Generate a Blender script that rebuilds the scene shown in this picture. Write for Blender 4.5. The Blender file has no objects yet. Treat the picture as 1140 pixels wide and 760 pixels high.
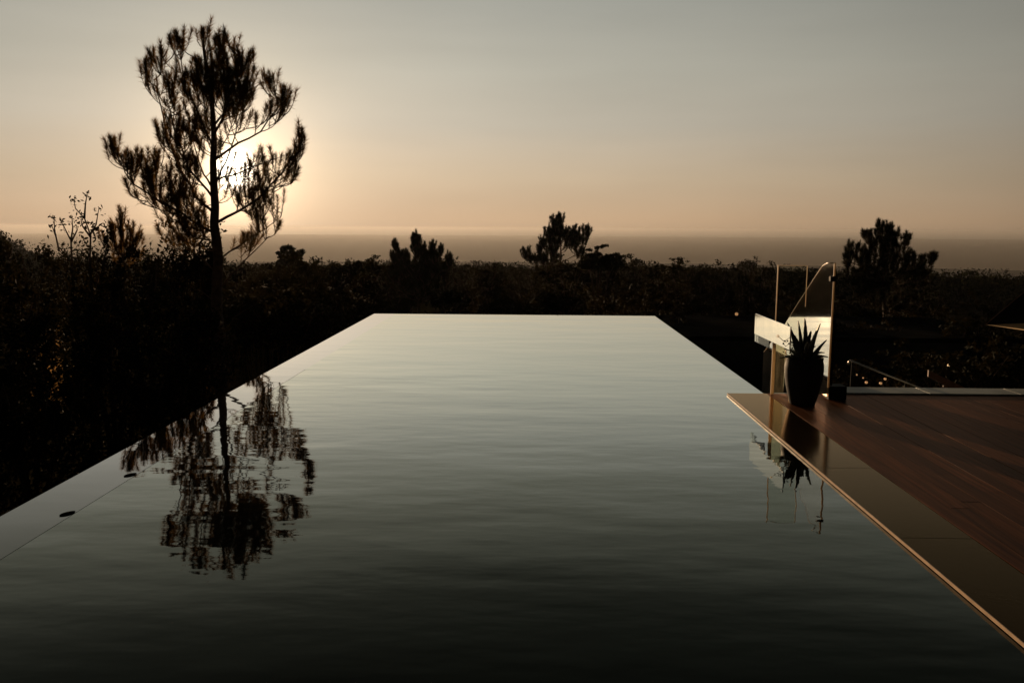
import bpy, math, random
import numpy as np
from mathutils import Vector, Matrix

S = bpy.context.scene
COL = S.collection
R = math.radians

# ------------------------------------------------------------------ camera
F, EYE = 950.0, 1.65
YAW, PITCH, ROLL = math.atan(21 / F), math.atan(126 / F), R(0.34)
_cy, _sy, _cp, _sp = math.cos(YAW), math.sin(YAW), math.cos(PITCH), math.sin(PITCH)
FW0, RT0 = Vector((-_sy, _cy, 0)), Vector((_cy, _sy, 0))
FW = FW0 * _cp + Vector((0, 0, -_sp))
UP0 = FW0 * _sp + Vector((0, 0, _cp))
RT = RT0 * math.cos(ROLL) + UP0 * math.sin(ROLL)
UP = UP0 * math.cos(ROLL) - RT0 * math.sin(ROLL)
EYEV = Vector((0, 0, EYE))
HAZE = 1.05e-4


def ray(px, py):
    return FW + RT * ((px - 570) / F) - UP * ((py - 380) / F)


def aty(px, py, Y):
    d = ray(px, py)
    return EYEV + d * (Y / d.y)


def atz(px, py, z=0.0):
    d = ray(px, py)
    return EYEV + d * ((z - EYE) / d.z)


cam = bpy.data.cameras.new("camera")
cam.sensor_width, cam.lens = 36.0, 36.0 * F / 1140
cam.clip_start, cam.clip_end = 0.05, 30000
camo = bpy.data.objects.new("camera", cam)
COL.objects.link(camo)
M = Matrix((RT, UP, -FW)).transposed().to_4x4()
M.translation = EYEV
camo.matrix_world = M
S.camera = camo

SUN_AZ, SUN_EL = -19.0, 3.48          # degrees, from +Y (left negative) / above the horizon
SUN = Vector((math.sin(R(SUN_AZ)) * math.cos(R(SUN_EL)), math.cos(R(SUN_AZ)) * math.cos(R(SUN_EL)), math.sin(R(SUN_EL))))

# ------------------------------------------------------------------ helpers


def lin(c):
    c = c / 255.0
    return c / 12.92 if c <= 0.04045 else ((c + 0.055) / 1.055) ** 2.4


def rgb(r, g, b):
    return (lin(r), lin(g), lin(b), 1)


class MB:
    def __init__(self):
        self.v, self.f = [], []

    def add(self, verts, faces):
        n = len(self.v)
        self.v += [tuple(v) for v in verts]
        self.f += [tuple(i + n for i in f) for f in faces]
        return self

    def box(self, x0, x1, y0, y1, z0, z1):
        v = [(x, y, z) for z in (z0, z1) for y in (y0, y1) for x in (x0, x1)]
        return self.add(v, [(0, 2, 3, 1), (4, 5, 7, 6), (0, 1, 5, 4), (2, 6, 7, 3), (0, 4, 6, 2), (1, 3, 7, 5)])

    def tube(self, pts, rad, n=6, cap=True):
        pts = [Vector(p) for p in pts]
        if not hasattr(rad, '__len__'):
            rad = [rad] * len(pts)
        rings, prev = [], None
        for i, p in enumerate(pts):
            t = (pts[min(i + 1, len(pts) - 1)] - pts[max(i - 1, 0)])
            if t.length < 1e-9:
                t = Vector((0, 0, 1))
            t.normalize()
            a = prev if prev is not None else (Vector((1, 0, 0)) if abs(t.x) < .9 else Vector((0, 1, 0)))
            u = (a - t * a.dot(t)).normalized()
            prev = u
            w = t.cross(u)
            rings += [p + (u * math.cos(k * 2 * math.pi / n) + w * math.sin(k * 2 * math.pi / n)) * rad[i] for k in range(n)]
        fs = []
        for i in range(len(pts) - 1):
            for k in range(n):
                k2 = (k + 1) % n
                fs.append((i * n + k, i * n + k2, (i + 1) * n + k2, (i + 1) * n + k))
        if cap:
            fs.append(tuple(range(n - 1, -1, -1)))
            fs.append(tuple((len(pts) - 1) * n + k for k in range(n)))
        return self.add(rings, fs)

    def lathe(self, prof, c=(0, 0, 0), n=40):
        v, f = [], []
        for r, z in prof:
            v += [(c[0] + r * math.cos(k * 2 * math.pi / n), c[1] + r * math.sin(k * 2 * math.pi / n), c[2] + z) for k in range(n)]
        for i in range(len(prof) - 1):
            for k in range(n):
                k2 = (k + 1) % n
                f.append((i * n + k, i * n + k2, (i + 1) * n + k2, (i + 1) * n + k))
        f.append(tuple(range(n - 1, -1, -1)))
        f.append(tuple((len(prof) - 1) * n + k for k in range(n)))
        return self.add(v, f)

    def build(self, name, mat, parent=None, smooth=False, bevel=0):
        me = bpy.data.meshes.new(name)
        off = Vector((0, 0, 0))
        if parent is not None:
            off = world_loc(parent)
        me.from_pydata([tuple(Vector(v) - off) for v in self.v], [], self.f)
        return link(name, me, mat, parent, smooth, bevel)


def world_loc(o):
    l = Vector(o.location)
    while o.parent is not None:
        o = o.parent
        l += Vector(o.location)
    return l


def link(name, me, mat, parent=None, smooth=False, bevel=0):
    me.update()
    if smooth:
        me.polygons.foreach_set('use_smooth', [True] * len(me.polygons))
    me.materials.append(mat)
    o = bpy.data.objects.new(name, me)
    COL.objects.link(o)
    o.parent = parent
    if bevel:
        b = o.modifiers.new('bevel', 'BEVEL')
        b.width, b.segments, b.limit_method = bevel, 2, 'ANGLE'
    return o


def np_mesh(name, verts, per, mat, parent=None, smooth=False):
    """verts (N*per,3) -> N faces of `per` corners each, world coordinates"""
    verts = np.asarray(verts, np.float32)
    if parent is not None:
        verts = verts - np.array(world_loc(parent), np.float32)
    n = len(verts) // per
    me = bpy.data.meshes.new(name)
    me.vertices.add(len(verts))
    me.vertices.foreach_set('co', verts.ravel())
    me.loops.add(n * per)
    me.loops.foreach_set('vertex_index', np.arange(n * per, dtype=np.int32))
    me.polygons.add(n)
    me.polygons.foreach_set('loop_start', np.arange(0, n * per, per, dtype=np.int32))
    me.polygons.foreach_set('loop_total', np.full(n, per, np.int32))
    me.update(calc_edges=True)
    me.validate()
    return link(name, me, mat, parent, smooth)


def thing(name, loc, label, cat, group=None):
    o = bpy.data.objects.new(name, None)
    COL.objects.link(o)
    o.location = loc
    o.empty_display_size = .1
    return tag(o, label, cat, group)


def tag(o, label, cat, group=None, kind=None):
    if label:
        o['label'] = label
    if cat:
        o['category'] = cat
    if group:
        o['group'] = group
    if kind:
        o['kind'] = kind
    return o


# ------------------------------------------------------------------ materials
MATS = {}


def mat(name, base=(.1, .1, .1), rough=.6, spec=.5, metal=0, noise=None, bump=None, coat=0, ior=None, transl=None, island=0):
    m = bpy.data.materials.new(name)
    m.use_nodes = True
    nt = m.node_tree
    p = nt.nodes['Principled BSDF']
    p.inputs['Base Color'].default_value = (*base, 1)
    p.inputs['Roughness'].default_value = rough
    p.inputs['Specular IOR Level'].default_value = spec
    p.inputs['Metallic'].default_value = metal
    p.inputs['Coat Weight'].default_value = coat
    if ior:
        p.inputs['IOR'].default_value = ior
    col = None
    if noise:
        sc, lo, hi = noise
        tc = nt.nodes.new('ShaderNodeTexCoord')
        n = nt.nodes.new('ShaderNodeTexNoise')
        n.inputs['Scale'].default_value = sc
        n.inputs['Detail'].default_value = 6
        nt.links.new(tc.outputs['Object'], n.inputs['Vector'])
        r = nt.nodes.new('ShaderNodeValToRGB')
        r.color_ramp.elements[0].position, r.color_ramp.elements[1].position = .3, .7
        r.color_ramp.elements[0].color = (*[c * lo for c in base], 1)
        r.color_ramp.elements[1].color = (*[min(1, c * hi) for c in base], 1)
        nt.links.new(n.outputs['Fac'], r.inputs['Fac'])
        col = r.outputs['Color']
    if island:
        g = nt.nodes.new('ShaderNodeNewGeometry')
        mr = nt.nodes.new('ShaderNodeMapRange')
        mr.inputs['To Min'].default_value, mr.inputs['To Max'].default_value = 1 - island, 1 + island
        nt.links.new(g.outputs['Random Per Island'], mr.inputs['Value'])
        mx = nt.nodes.new('ShaderNodeVectorMath')
        mx.operation = 'SCALE'
        if col:
            nt.links.new(col, mx.inputs[0])
        else:
            mx.inputs[0].default_value = base
        nt.links.new(mr.outputs[0], mx.inputs['Scale'])
        col = mx.outputs[0]
    if col:
        nt.links.new(col, p.inputs['Base Color'])
    if bump:
        sc, dist = bump
        tc = nt.nodes.new('ShaderNodeTexCoord')
        n = nt.nodes.new('ShaderNodeTexNoise')
        n.inputs['Scale'].default_value = sc
        n.inputs['Detail'].default_value = 5
        nt.links.new(tc.outputs['Object'], n.inputs['Vector'])
        b = nt.nodes.new('ShaderNodeBump')
        b.inputs['Distance'].default_value = dist
        nt.links.new(n.outputs['Fac'], b.inputs['Height'])
        nt.links.new(b.outputs['Normal'], p.inputs['Normal'])
    if transl:
        fac, tcol = transl
        t = nt.nodes.new('ShaderNodeBsdfTranslucent')
        t.inputs['Color'].default_value = (*tcol, 1)
        mx = nt.nodes.new('ShaderNodeMixShader')
        mx.inputs[0].default_value = fac
        nt.links.new(p.outputs[0], mx.inputs[1])
        nt.links.new(t.outputs[0], mx.inputs[2])
        nt.links.new(mx.outputs[0], nt.nodes['Material Output'].inputs['Surface'])
    MATS[name] = m
    return m


def glass_mat(name, tint, rough=.0, gloss_rough=.02):
    m = bpy.data.materials.new(name)
    m.use_nodes = True
    nt = m.node_tree
    nt.nodes.remove(nt.nodes['Principled BSDF'])
    t = nt.nodes.new('ShaderNodeBsdfTransparent')
    t.inputs['Color'].default_value = (*tint, 1)
    g = nt.nodes.new('ShaderNodeBsdfGlossy')
    g.inputs['Roughness'].default_value = gloss_rough
    fr = nt.nodes.new('ShaderNodeFresnel')
    fr.inputs['IOR'].default_value = 1.3
    mx = nt.nodes.new('ShaderNodeMixShader')
    nt.links.new(fr.outputs[0], mx.inputs[0])
    nt.links.new(t.outputs[0], mx.inputs[1])
    nt.links.new(g.outputs[0], mx.inputs[2])
    out = mx.outputs[0]
    if rough:                                    # dusty, salt-hazed glass scatters a little light
        d = nt.nodes.new('ShaderNodeBsdfTranslucent')
        d.inputs['Color'].default_value = (.85, .8, .7, 1)
        tc = nt.nodes.new('ShaderNodeTexCoord')
        n = nt.nodes.new('ShaderNodeTexNoise')
        n.inputs['Scale'].default_value = 9
        n.inputs['Detail'].default_value = 8
        mp = nt.nodes.new('ShaderNodeMapping')
        mp.inputs['Scale'].default_value = (3, 3, .7)
        nt.links.new(tc.outputs['Object'], mp.inputs[0])
        nt.links.new(mp.outputs[0], n.inputs['Vector'])
        mr = nt.nodes.new('ShaderNodeMapRange')
        mr.inputs['From Min'].default_value, mr.inputs['From Max'].default_value = .35, .7
        mr.inputs['To Min'].default_value, mr.inputs['To Max'].default_value = rough * .3, rough
        nt.links.new(n.outputs['Fac'], mr.inputs['Value'])
        m2 = nt.nodes.new('ShaderNodeMixShader')
        nt.links.new(mr.outputs[0], m2.inputs[0])
        nt.links.new(out, m2.inputs[1])
        nt.links.new(d.outputs[0], m2.inputs[2])
        out = m2.outputs[0]
    nt.links.new(out, nt.nodes['Material Output'].inputs['Surface'])
    return m


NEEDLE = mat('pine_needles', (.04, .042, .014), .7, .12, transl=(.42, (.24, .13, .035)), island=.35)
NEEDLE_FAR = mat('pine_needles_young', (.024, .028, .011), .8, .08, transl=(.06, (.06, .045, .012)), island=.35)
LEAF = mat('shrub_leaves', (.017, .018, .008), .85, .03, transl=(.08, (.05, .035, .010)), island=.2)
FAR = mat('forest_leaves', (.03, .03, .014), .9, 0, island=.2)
BARK = mat('pine_bark', (.11, .07, .045), .85, .2, noise=(9, .5, 1.3), bump=(24, .02))
TWIG = mat('twig_bark', (.08, .052, .035), .85, .2)
GRASS = mat('dry_grass_blades', (.17, .11, .045), .7, .2, transl=(.5, (.42, .24, .08)), island=.5)
GROUND = mat('ground_earth', (.03, .026, .014), .95, 0, noise=(.35, .5, 1.4))
STONE = mat('dark_polished_stone', (.12, .074, .04), .2, .5, noise=(3.5, .6, 1.3), bump=(60, .0002))
TRIM = mat('pale_stone_edge', (.48, .34, .22), .35, .5, noise=(14, .8, 1.15))
PLASTER = mat('dark_pool_render', (.03, .032, .032), .55, .4, noise=(4, .7, 1.3))
WETSTONE = mat('wet_ledge_stone', (.012, .014, .014), .035, .5, ior=1.33)
KERB = mat('pale_wet_kerb_stone', (.34, .35, .3), .45, .5, noise=(6, .75, 1.15))
POT = mat('charcoal_glazed_pot', (.010, .009, .008), .65, .15, noise=(8, .8, 1.3))
SOIL = mat('potting_soil', (.03, .022, .015), .95, .1, noise=(30, .6, 1.4))
ALOE = mat('succulent_leaf', (.03, .042, .022), .45, .35, noise=(12, .8, 1.2))
PETAL = mat('white_petals', (.75, .72, .7), .6, .2, transl=(.4, (.8, .78, .72)))
BLACK = mat('black_metal', (.008, .008, .008), .7, .1)
STEEL = mat('pale_brushed_steel', (.5, .48, .45), .35, .5, metal=1)
ROOF = mat('dark_flat_roof', (.022, .022, .021), .9, 0.0, noise=(2, .7, 1.3))
CANVAS_D = mat('shaded_canvas', (.014, .013, .011), .9, .05)  # canopy side away from the sun, its shade put into the colour
CANVAS_L = mat('sunlit_canvas', (.75, .6, .4), .85, .1, transl=(.5, (.8, .62, .4)))  # lit facet of the same parasol, brightness put into the colour
DEADLEAF = mat('dead_leaf', (.02, .013, .008), .9, 0)
TIMBER = mat('red_brown_timber', (.16, .075, .04), .6, .3, noise=(9, .7, 1.3))
GLASS = glass_mat('clear_glass', (.93, .94, .9))
DUSTY = glass_mat('dusty_glass', (.85, .8, .66), rough=.028)
MIRROR = mat('polished_steel_band', (.9, .86, .78), .09, .5, metal=1, bump=(4, .0012))
COATED = glass_mat('reflective_coated_glass', (.8, .76, .62), rough=.03, gloss_rough=.045)
cn = COATED.node_tree
lw = cn.nodes.new('ShaderNodeLayerWeight')
rr_ = cn.nodes.new('ShaderNodeValToRGB')
for e_, (c_, v_) in zip((rr_.color_ramp.elements[0], rr_.color_ramp.elements.new(.45), rr_.color_ramp.elements.new(.66), rr_.color_ramp.elements[-1]), ((0, .08), (.45, .3), (.66, .8), (1, 1))):
    e_.position, e_.color = c_, (v_, v_, v_, 1)
cn.links.new(lw.outputs['Facing'], rr_.inputs['Fac'])
cn.links.new(rr_.outputs['Color'], [n for n in cn.nodes if n.type == 'MIX_SHADER' and any(l.from_node.type == 'BSDF_GLOSSY' for l in n.inputs[2].links)][0].inputs[0])
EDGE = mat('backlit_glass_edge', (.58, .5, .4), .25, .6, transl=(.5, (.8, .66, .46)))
FROST = mat('frosted_film', (.66, .63, .56), .5, .4, noise=(14, .8, 1.1), transl=(.36, (.62, .57, .48)))

# wood: long grain along the boards, each board its own tone
WOOD = bpy.data.materials.new('deck_boards')
WOOD.use_nodes = True
nt = WOOD.node_tree
p = nt.nodes['Principled BSDF']
tc = nt.nodes.new('ShaderNodeTexCoord')
mp = nt.nodes.new('ShaderNodeMapping')
mp.inputs['Scale'].default_value = (26, 1.1, 26)
nz = nt.nodes.new('ShaderNodeTexNoise')
nz.inputs['Scale'].default_value, nz.inputs['Detail'].default_value = 1.6, 8
rp = nt.nodes.new('ShaderNodeValToRGB')
rp.color_ramp.elements[0].position, rp.color_ramp.elements[1].position = .28, .75
rp.color_ramp.elements[0].color, rp.color_ramp.elements[1].color = (.036, .0125, .0045, 1), (.21, .075, .026, 1)
g = nt.nodes.new('ShaderNodeNewGeometry')
mr = nt.nodes.new('ShaderNodeMapRange')
mr.inputs['To Min'].default_value, mr.inputs['To Max'].default_value = .5, 1.5
vm = nt.nodes.new('ShaderNodeVectorMath')
vm.operation = 'SCALE'
bp = nt.nodes.new('ShaderNodeBump')
bp.inputs['Distance'].default_value = .003
nt.links.new(tc.outputs['Object'], mp.inputs[0])
nt.links.new(mp.outputs[0], nz.inputs['Vector'])
nt.links.new(nz.outputs['Fac'], rp.inputs['Fac'])
nt.links.new(g.outputs['Random Per Island'], mr.inputs['Value'])
nt.links.new(rp.outputs['Color'], vm.inputs[0])
nt.links.new(mr.outputs[0], vm.inputs['Scale'])
nt.links.new(vm.outputs[0], p.inputs['Base Color'])
nt.links.new(nz.outputs['Fac'], bp.inputs['Height'])
nt.links.new(bp.outputs['Normal'], p.inputs['Normal'])
p.inputs['Roughness'].default_value = .46
p.inputs['Specular IOR Level'].default_value = .05
# low sun's warm sheen put into the gloss colour, stronger at grazing angles
lw = nt.nodes.new('ShaderNodeLayerWeight')
nt.links.new(bp.outputs['Normal'], lw.inputs['Normal'])
fr_ = nt.nodes.new('ShaderNodeValToRGB')
for e_, (c_, v_) in zip((fr_.color_ramp.elements[0], fr_.color_ramp.elements.new(.65), fr_.color_ramp.elements.new(.8), fr_.color_ramp.elements[-1]), ((0, .01), (.62, .05), (.8, .3), (1, .7))):
    e_.position, e_.color = c_, (v_, v_, v_, 1)
nt.links.new(lw.outputs['Facing'], fr_.inputs['Fac'])
gl = nt.nodes.new('ShaderNodeBsdfGlossy')
gl.inputs['Roughness'].default_value = .34
gl.inputs['Color'].default_value = (.26, .10, .04, 1)
nt.links.new(bp.outputs['Normal'], gl.inputs['Normal'])
ms = nt.nodes.new('ShaderNodeMixShader')
nt.links.new(fr_.outputs['Color'], ms.inputs[0])
nt.links.new(p.outputs[0], ms.inputs[1])
nt.links.new(gl.outputs[0], ms.inputs[2])
nt.links.new(ms.outputs[0], nt.nodes['Material Output'].inputs['Surface'])


def water_mat(name, base, scales, rough, curve, tint=(1, 1, 1)):
    """deep dark water: a black body under a mirror whose strength climbs steeply towards grazing angles"""
    m = bpy.data.materials.new(name)
    m.use_nodes = True
    nt = m.node_tree
    p = nt.nodes['Principled BSDF']
    p.inputs['Base Color'].default_value = (*base, 1)
    p.inputs['Roughness'].default_value = .6
    p.inputs['Specular IOR Level'].default_value = 0
    tc = nt.nodes.new('ShaderNodeTexCoord')
    last = None
    for (sx, sy, sc, dist, rot) in scales:
        mp = nt.nodes.new('ShaderNodeMapping')
        mp.inputs['Scale'].default_value = (sx, sy, 1)
        mp.inputs['Rotation'].default_value = (0, 0, R(rot))
        n = nt.nodes.new('ShaderNodeTexNoise')
        n.inputs['Scale'].default_value = sc
        n.inputs['Detail'].default_value = 2.5
        n.inputs['Roughness'].default_value = .45
        nt.links.new(tc.outputs['Object'], mp.inputs[0])
        nt.links.new(mp.outputs[0], n.inputs['Vector'])
        b = nt.nodes.new('ShaderNodeBump')
        b.inputs['Distance'].default_value = dist
        nt.links.new(n.outputs['Fac'], b.inputs['Height'])
        if last:
            nt.links.new(last, b.inputs['Normal'])
        last = b.outputs['Normal']
    g = nt.nodes.new('ShaderNodeBsdfGlossy')
    g.inputs['Roughness'].default_value = rough
    g.inputs['Color'].default_value = (*tint, 1)
    nt.links.new(last, g.inputs['Normal'])
    lw = nt.nodes.new('ShaderNodeLayerWeight')
    nt.links.new(last, lw.inputs['Normal'])
    inv = nt.nodes.new('ShaderNodeMath')
    inv.operation = 'SUBTRACT'
    inv.inputs[0].default_value = 1.0
    nt.links.new(lw.outputs['Facing'], inv.inputs[1])
    r = nt.nodes.new('ShaderNodeValToRGB')
    r.color_ramp.interpolation = 'EASE' if False else 'LINEAR'
    while len(r.color_ramp.elements) < len(curve):
        r.color_ramp.elements.new(.5)
    for e_, (c_, v_) in zip(r.color_ramp.elements, curve):
        e_.position, e_.color = c_, (v_, v_, v_, 1)
    nt.links.new(inv.outputs[0], r.inputs['Fac'])
    mx = nt.nodes.new('ShaderNodeMixShader')
    nt.links.new(r.outputs['Color'], mx.inputs[0])
    nt.links.new(p.outputs[0], mx.inputs[1])
    nt.links.new(g.outputs[0], mx.inputs[2])
    nt.links.new(mx.outputs[0], nt.nodes['Material Output'].inputs['Surface'])
    return m


CURVE = [(0, 1), (.1, .96), (.155, .84), (.21, .66), (.26, .45), (.32, .25), (.40, .10), (.5, .03), (1, .02)]
WATER = water_mat('pool_water', (.004, .006, .006), [(.5, 1.5, 1.1, .0062, 4), (.7, 1.6, 4.2, .0011, -6)], .015, CURVE, (.97, 1, .95))
STONE = water_mat('polished_stone_tan_glare', (.035, .023, .013), [(1, 1, 30, .0003, 0)], .11, [(0, 1), (.1, .9), (.17, .7), (.21, .5), (.26, .3), (.32, .16), (.40, .07), (.5, .03), (1, .02)], (.74, .53, .34))  # tan tint puts the sunset glare into the slab's reflection colour
FILM = water_mat('thin_water_film', (.006, .008, .008), [(.6, 1.4, 2.0, .0012, 10)], .015, CURVE)
SEA = mat('sea_water', (.34, .30, .25), .9, 0)

# ------------------------------------------------------------------ terrain
rng = random.Random(7)


def terrain(x, y):
    d = math.hypot(x, y)
    z = -2.15
    if d > 14:
        z -= .036 * (min(d, 110) - 14)
    if d > 110:
        z -= .107 * (min(d, 720) - 110)
    if d > 720:
        z -= .005 * (min(d, 2000) - 720)
    if d > 2000:
        z -= .03 * (d - 2000)
    if y < 0:
        z += min(1.9, -y * .4) * (1 if d < 14 else max(0, 1 - (d - 14) / 60))
    az = math.degrees(math.atan2(x, y))
    # the wooded hill on the left
    if d > 20 and y > -50:
        k = max(0, min(1, (-24.5 - az) / 12.0))
        k = k * k * (3 - 2 * k)
        r = math.exp(-((d - 330) / 120.0) ** 2)
        z += k * r * 32
    und = .25 * math.sin(x * .21 + 1) * math.sin(y * .17) if d > 18 else 0
    return z + und * min(1, d / 60)


rings = [0.0, 3, 6, 9, 12, 14] + [14 * 1.045 ** k for k in range(1, 122)]
NA = 300
vs, fs = [], []
for r in rings:
    for a in range(NA):
        t = 2 * math.pi * a / NA
        x, y = r * math.sin(t), r * math.cos(t)
        vs.append((x, y, terrain(x, y)))
for i in range(len(rings) - 1):
    for a in range(NA):
        b = (a + 1) % NA
        fs.append((i * NA + a, (i + 1) * NA + a, (i + 1) * NA + b, i * NA + b))
gm = MB()
gm.v, gm.f = vs, fs
tag(gm.build('ground', GROUND, None, True), None, None, None, 'structure')

sm = MB()
N = 80
for r in (1900, 2600, 4000, 6500, 9600):
    for a in range(N + 1):
        t = R(-100 + 200 * a / N)
        sm.v.append((r * math.sin(t), r * math.cos(t), -79.5))
for i in range(4):
    for a in range(N):
        sm.f.append((i * (N + 1) + a, i * (N + 1) + a + 1, (i + 1) * (N + 1) + a + 1, (i + 1) * (N + 1) + a))
tag(sm.build('sea', SEA), None, None, None, 'structure')

# ------------------------------------------------------------------ pool
XL, XI, XR, YF, YD = -3.03, -2.63, 2.38, 16.34, 8.49
pool = thing('swimming_pool', (-.3, 8, -1.8), 'dark infinity pool shell with overflow ledge along its left side', 'swimming pool')
MB().box(XL + .004, XI - .006, 0.7, YF - .004, -2.6, -.012).build('ledge_wall', PLASTER, pool)
b = MB()
b.box(XI - .003, XR, YF - .35, YF - .004, -2.6, -.012)
b.box(XR - .3, XR - .003, .7, YF - .353, -2.6, -.012)
b.box(XI - .003, XI + .25, .7, YF - .353, -2.6, -.05)
b.box(XI + .253, XR - .303, .7, YF - .353, -2.0, -1.75)
b.build('basin', PLASTER, pool)
# water film running over the ledge, with its rounded spilling edge
f = MB()
f.add([(XL, .7, -.05), (XL, YF, -.05), (XL + .006, YF - .006, 0), (XL + .006, .7, 0), (XI - .0035, YF - .006, 0), (XI - .0035, .7, 0)],
      [(0, 1, 2, 3), (3, 2, 4, 5)])
f.add([(XI - .0035, 9.8, 0), (XI + .001, 9.8, 0), (XI + .001, YF - .006, 0), (XI - .0035, YF - .006, 0)], [(0, 1, 2, 3)])
f.build('overflow_ledge', FILM, pool)
MB().box(XI - .0045, XI - .0005, .7, 9.8, -.02, -.006).build('ledge_joint', BLACK, pool)
w = MB()
ys = [.7 + (YF - .006 - .7) * i / 60 for i in range(61)]
for y in ys:
    w.v += [(XI + .001, y, 0), (XR - .008, y, 0), (XR, y, -.05)]
for i in range(60):
    w.f += [(3 * i, 3 * i + 1, 3 * i + 4, 3 * i + 3), (3 * i + 1, 3 * i + 2, 3 * i + 5, 3 * i + 4)]
n = len(w.v)
w.v += [(XI + .001, YF, -.05), (XR, YF, -.05)]
w.f.append((180, 181, n + 1, n))
tag(w.build('water', WATER), None, None, None, 'structure')

# two dead leaves on the ledge
for i, (px, py, sz, lab) in enumerate([(145, 528, .05, 'dark dead leaf afloat beside the ledge joint, nearer the pine reflection'),
                                       (75, 571, .05, 'dark dead leaf afloat beside the ledge joint, closer to the camera')]):
    c = atz(px, py, .004)
    m = MB()
    ns = 10
    a0 = R(62)
    for j in range(ns + 1):
        t = j / ns
        wd = .5 * sz * math.sin(math.pi * min(1, t * 1.02)) ** .7
        ax, ay = (t - .5) * 2 * sz, 0
        zz = .002 * math.sin(math.pi * t) + .001 * math.sin(t * 9)
        for s in (-1, 0, 1):
            lx, ly = ax, s * wd
            m.v.append((c.x + lx * math.cos(a0) - ly * math.sin(a0), c.y + lx * math.sin(a0) + ly * math.cos(a0), .0015 + zz * (1 if s == 0 else .5) + (.001 if s else 0)))
    for j in range(ns):
        for s in (0, 1):
            m.f.append((j * 3 + s, j * 3 + s + 1, j * 3 + s + 4, j * 3 + s + 3))
    o = m.build('floating_leaf', DEADLEAF, None, True)
    sd = o.modifiers.new('thick', 'SOLIDIFY')
    sd.thickness = .002
    tag(o, lab, 'leaf', 'dead leaves on the pool ledge')

# ------------------------------------------------------------------ deck, coping, kerb
TOP = .02
cop = thing('stone_coping', (2.18, 4, 0), 'dark polished stone coping slab with pale glowing edge between pool and boards', 'coping')
s = MB()
y = YD
k = 0
while y > .8:
    y2 = max(.8, y - 1.35)
    s.box(1.984, 2.374, y2 + .002, y, .004, TOP)
    y = y2
s.build('slab', STONE, cop, bevel=.002)
MB().box(1.978, 1.983, .8, YD, .004, TOP + .001).build('edge_strip', TRIM, cop)

rw = random.Random(3)
dk = MB()
x = 2.382
while x < 10.5:
    wd = .118
    y = YD - .002
    while y > -5:
        L = rw.uniform(2.2, 3.8)
        y2 = max(-5, y - L)
        dz = rw.uniform(-.0009, .0009)
        dk.box(x, x + wd, y2 + .003, y, TOP - .026, TOP + dz)
        y = y2
    x += wd + .0028
x = -4.5
while x < 2.3:
    dz = rw.uniform(-.002, .002)
    dk.box(x, x + .118, -5, .69, TOP - .026, TOP + dz)
    x += .124
dko = dk.build('wooden_deck', WOOD, None)
tag(dko, None, None, None, 'structure')
sub = MB()
sub.box(2.39, 10.4, -5, YD - .01, -.55, TOP - .03)
sub.box(-4.5, 2.386, -5, .685, -.55, TOP - .03)
tag(sub.build('deck_base', PLASTER), None, None, None, 'structure')

kb = MB()
x = 3.1
while x < 10.4:
    kb.box(x, x + .895, YD + .002, YD + .33, -.3, .035)
    x += .9
o = kb.build('edge_kerb', KERB, None, bevel=.006)
tag(o, 'pale stone kerb along the far end of the wooden deck', 'kerb')

# ------------------------------------------------------------------ glass balustrade at the deck corner
YG = 8.45
XG = 2.875


def pane(poly, yy, th):                     # polygon in x,z extruded along y
    n = len(poly)
    m = MB()
    m.add([(x, yy, z) for x, z in poly] + [(x, yy + th, z) for x, z in poly],
          [tuple(range(n)), tuple(range(2 * n - 1, n - 1, -1))] + [(i, i + n, (i + 1) % n + n, (i + 1) % n) for i in range(n)])
    return m


gb = thing('glass_balustrade', (2.66, YG, TOP), 'glass stair guards with pale reflections and glowing edges at deck corner', 'balustrade')
MB().box(2.425, 2.70, YG, YG + .012, .03, 1.30).build('pane', GLASS, gb)
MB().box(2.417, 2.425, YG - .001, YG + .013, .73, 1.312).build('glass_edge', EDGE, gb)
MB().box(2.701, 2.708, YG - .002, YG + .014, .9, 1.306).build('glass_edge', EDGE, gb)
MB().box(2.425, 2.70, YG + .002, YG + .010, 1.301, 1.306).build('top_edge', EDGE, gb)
# raked pane: runs away from the deck and follows the steps down; outline in (y, z)
cur = [(8.2, 1.335)]
for px, py in [(920.5, 293.5), (915.5, 296.5), (911, 303), (905, 312), (897, 324.5), (888, 338), (879, 352.5), (872, 364)]:
    d = ray(px, py)
    cur.append((d.y * XG / d.x, EYE + d.z * XG / d.x))
cur.append((10.5, .15))
out_ = [(8.2, TOP + .03)] + cur + [(10.5, -.75), (8.86, -.02), (8.5, TOP + .03)]
n_ = len(out_)
m = MB()
m.add([(XG, y, z) for y, z in out_] + [(XG + .012, y, z) for y, z in out_],
      [tuple(range(n_ - 1, -1, -1)), tuple(range(n_, 2 * n_))] + [(i, (i + 1) % n_, (i + 1) % n_ + n_, i + n_) for i in range(n_)])
m.build('raked_pane', COATED, gb)
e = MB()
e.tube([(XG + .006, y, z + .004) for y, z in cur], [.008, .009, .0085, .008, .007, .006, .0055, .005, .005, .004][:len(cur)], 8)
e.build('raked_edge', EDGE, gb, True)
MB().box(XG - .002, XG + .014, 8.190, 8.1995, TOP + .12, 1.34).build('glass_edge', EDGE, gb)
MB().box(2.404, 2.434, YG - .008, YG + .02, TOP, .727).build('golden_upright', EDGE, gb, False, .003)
pane([(2.437, .035), (2.53, .035), (2.53, .72), (2.437, .72)], YG - .002, .01).build('lower_pane', DUSTY, gb)
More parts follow.
